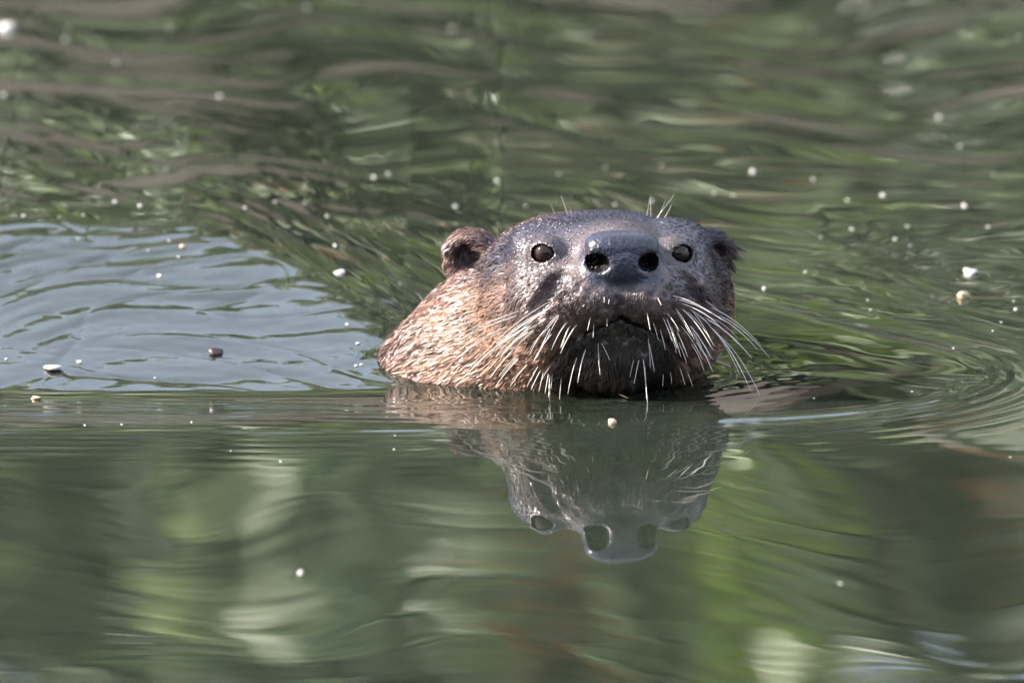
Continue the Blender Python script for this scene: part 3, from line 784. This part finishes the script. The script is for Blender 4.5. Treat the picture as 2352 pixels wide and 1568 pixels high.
def shrub(name, x, y, rad, height, nclump, nleaf, size, pal, label, seed, tone=None, group=None):
    r = np.random.default_rng(seed)
    root = bpy.data.objects.new(name, None); COL.objects.link(root)
    z0 = bank_z(x, y) - .05
    root.location = (x, y, z0)
    root['label'] = label; root['category'] = 'shrub'
    if group: root['group'] = group
    cs, cc = [], []; SV, SQ, ST, ns = [], [], [], 0
    for i in range(nclump):
        a = r.random() * 6.283; q_ = rad * math.sqrt(r.random()); hz = height * (.10 + .88 * r.random()) * (1 - .25 * (q_ / rad) ** 2)
        ctr = np.array((q_ * math.cos(a), q_ * math.sin(a), hz))
        col = pal[r.integers(len(pal))] * (.85 + .7 * r.random())
        sp = (.08 + .08 * r.random())
        pts = ctr + r.normal(size=(nleaf, 3)) * sp * np.array((1, 1, .8))
        cs.append(pts); cc.append(col * (.8 + .4 * r.random((nleaf, 1))))
        p0 = np.array((ctr[0] * .15, ctr[1] * .15, 0)); pm = (p0 + ctr) / 2 + r.normal(size=3) * .06
        v, t, qd = tube([p0, p0 * .6 + pm * .4, pm, pm * .4 + ctr * .6, ctr], [.016, .013, .010, .007, .004], 5)
        SV.append(v); ST += [tuple(np.array(f) + ns) for f in t]; SQ += [tuple(np.array(f) + ns) for f in qd]; ns += len(v)
    V, T, C = leaves(np.concatenate(cs), np.concatenate(cc), size, seed + 5)
    V[:, 2] = np.maximum(V[:, 2], .02)
    obj('stems', mesh_np('stems', np.concatenate(SV), tris=ST, quads=SQ), m_stem, root)
    obj('crown', mesh_np('crown', V, tris=T, smooth=False, cols=C), m_leaf, root, kind='stuff')
    return root
shrub('alder_bush', -1.15, 5.60, .62, 1.42, 70, 60, .085, GREENS, 'leafy green alder bush farthest back along the slanting bank', 8)
shrub('alder_bush', -.50, 5.05, .58, 1.30, 80, 60, .085, GREENS, 'leafy mid green alder bush on the far bank', 1)
shrub('alder_bush', .15, 4.55, .55, 1.15, 80, 60, .085, GREENS, 'dense green alder bush behind the orange fern on the bank', 2)
shrub('alder_bush', .72, 4.05, .52, 1.02, 80, 60, .085, GREENS[1:], 'bright green alder bush at the forward end of the bank', 3)
shrub('alder_bush', 1.25, 3.80, .45, 1.0, 60, 60, .085, GREENS, 'low green alder bush past the forward end of the bank', 9)
def bank_at(X, Y, yb_):
    """spot on the bank that flat water mirrors at this point of the photograph"""
    p = plane(X, Y); d = ray(X, Y); t = (yb_ - p[1]) / d[1]
    return p[0] + d[0] * t, -d[2] * t
def plant(name, cat, label, X, Y, yb_, cols_, n, size, spread, group=None, seed=0, narrow=.45):
    off = yb_ - 3.75; x = 0
    for _ in range(6):
        yb_ = 4.08 - .8 * x + off
        x, zc = bank_at(X, Y, yb_)
    r = np.random.default_rng(seed)
    z0 = bank_z(x, yb_) - .05
    root = bpy.data.objects.new(name, None); COL.objects.link(root); root.location = (x, yb_, z0)
    root['label'] = label; root['category'] = cat
    if group: root['group'] = group
    ctr = np.array((0, 0, zc - z0))
    pts = ctr + r.normal(size=(n, 3)) * np.array(spread)
    pts[:, 0] += .5 * spread[2] * np.sin((pts[:, 2] - ctr[2]) / spread[2])          # the spray arches
    cl = np.array(cols_)[r.integers(len(cols_), size=n)] * (.8 + .4 * r.random((n, 1)))
    V, T, C = leaves(pts, cl, size, seed + 5, narrow)
    v, t, qd = tube([(0, 0, 0), ctr * .35 + (.02, 0, 0), ctr * .7 + (.01, .01, 0), ctr], [.010, .008, .006, .003], 6)
    obj('stem', mesh_np('stem', v, tris=t, quads=qd), m_stem, root)
    obj('leaf_spray', mesh_np('leaf_spray', V, tris=T, smooth=False, cols=C), m_leaf, root, kind='stuff')
OR = [(.46, .17, .03), (.36, .14, .04)]; YG = [(.24, .34, .03), (.18, .28, .02)]; PG = [(.24, .30, .20), (.20, .27, .15)]; BE = [(.34, .29, .21), (.28, .26, .18)]
DK = [(.030, .050, .022), (.040, .062, .026)]
plant('fern', 'fern', 'rust orange withered fern standing before the dense alder bush', 1172, 1330, 3.75, OR, 26, .045, (.016, .02, .045), seed=4)
plant('fern', 'fern', 'pale rust fern at the right end of the bank', 2345, 1200, 3.75, OR, 5, .035, (.010, .02, .03), seed=14)
plant('fern', 'fern', 'low orange fern close to the waterline', 1840, 300, 3.75, OR, 14, .045, (.02, .02, .012), seed=15)
plant('iris_clump', 'plant', 'bright yellow green iris clump, the brightest plant on the bank', 1830, 1400, 3.72, YG, 34, .08, (.010, .02, .075), seed=5, narrow=.25)
plant('iris_clump', 'plant', 'yellow green iris clump low down on the bank', 1000, 330, 3.76, YG, 40, .07, (.05, .02, .02), seed=18)
for i, (X, Y, sp) in enumerate(((690, 1400, (.022, .02, .03)), (640, 1150, (.03, .02, .05)), (1300, 1500, (.06, .02, .03)), (2100, 1450, (.05, .02, .03)), (440, 1540, (.03, .02, .015)), (1750, 1230, (.05, .02, .02)), (20, 1420, (.02, .02, .05)), (850, 1500, (.05, .02, .03)))):
    plant('pale_herb', 'plant', 'pale grey green herb in front of the alder bushes', X, Y, 3.85, PG, 22, .05, sp, 'pale herbs on the far bank', 20 + i)
for i, (X, Y, sp) in enumerate(((620, 1370, (.02, .02, .05)), (1900, 1130, (.08, .02, .02)), (1990, 1220, (.09, .02, .018)), (1480, 560, (.09, .02, .015)), (2150, 620, (.08, .02, .02)), (320, 1120, (.03, .02, .03)))):
    plant('dry_sedge', 'plant', 'dry beige sedge in front of the alder bushes', X, Y, 3.88, BE, 26, .055, sp, 'dry sedge on the far bank', 40 + i)
for i, (X, Y, sp) in enumerate(((300, 1250, (.04, .02, .03)), (150, 200, (.12, .02, .03)), (2000, 100, (.12, .02, .03)))):
    plant('ivy_mound', 'plant', 'dark green ivy mound in front of the alder bushes', X, Y, 3.92, DK, 90, .06, sp, 'ivy mounds on the far bank', 80 + i)
for i, (x, y, h_) in enumerate(((-2.1, 6.5, 1.5), (1.7, 3.9, 1.1), (-3.6, 6.9, 1.5), (2.9, 4.2, 1.2), (-5.2, 7.2, 1.5), (4.3, 4.5, 1.4))):
    shrub('bank_bush', x, y, .8, h_, 40, 55, .11, GREENS, 'spreading green bush farther along the bank', 30 + i, group='bushes along the far bank')

# the camera-side bank, mirrored only in the eyes and the wet fur
nbx = np.linspace(-15, 15, 60); nby = np.linspace(-30, -9.5, 40)
NX, NY = np.meshgrid(nbx, nby)
nz = -.3 + 1.1 * sstep(-10, -12, NY + .2 * np.sin(NX * 1.3)) + .04 * np.sin(NX * 5 + NY * 4)
ni = np.arange(NX.size).reshape(NX.shape)
nq = np.stack([ni[:-1, :-1], ni[:-1, 1:], ni[1:, 1:], ni[1:, :-1]], -1).reshape(-1, 4)
obj('near_bank', mesh_np('near_bank', np.stack([NX, NY, nz], -1).reshape(-1, 3), quads=nq), m_mud, kind='structure')
_bz = bank_z
bank_z = lambda x, y: .75
for i, (x, y, h_) in enumerate(((-9, -14, 2.7), (-5.5, -13.5, 3.0), (-2.2, -13.8, 2.6), (1.2, -13.5, 3.0), (4.5, -13.8, 2.8), (8, -14, 3.0))):
    shrub('hedge_tree', x, y, 1.9, h_, 70, 60, .30, GREENS[:2] + GREENS[3:4], 'broad dark green tree on the opposite near bank', 60 + i, group='trees on the near bank')['category'] = 'tree'
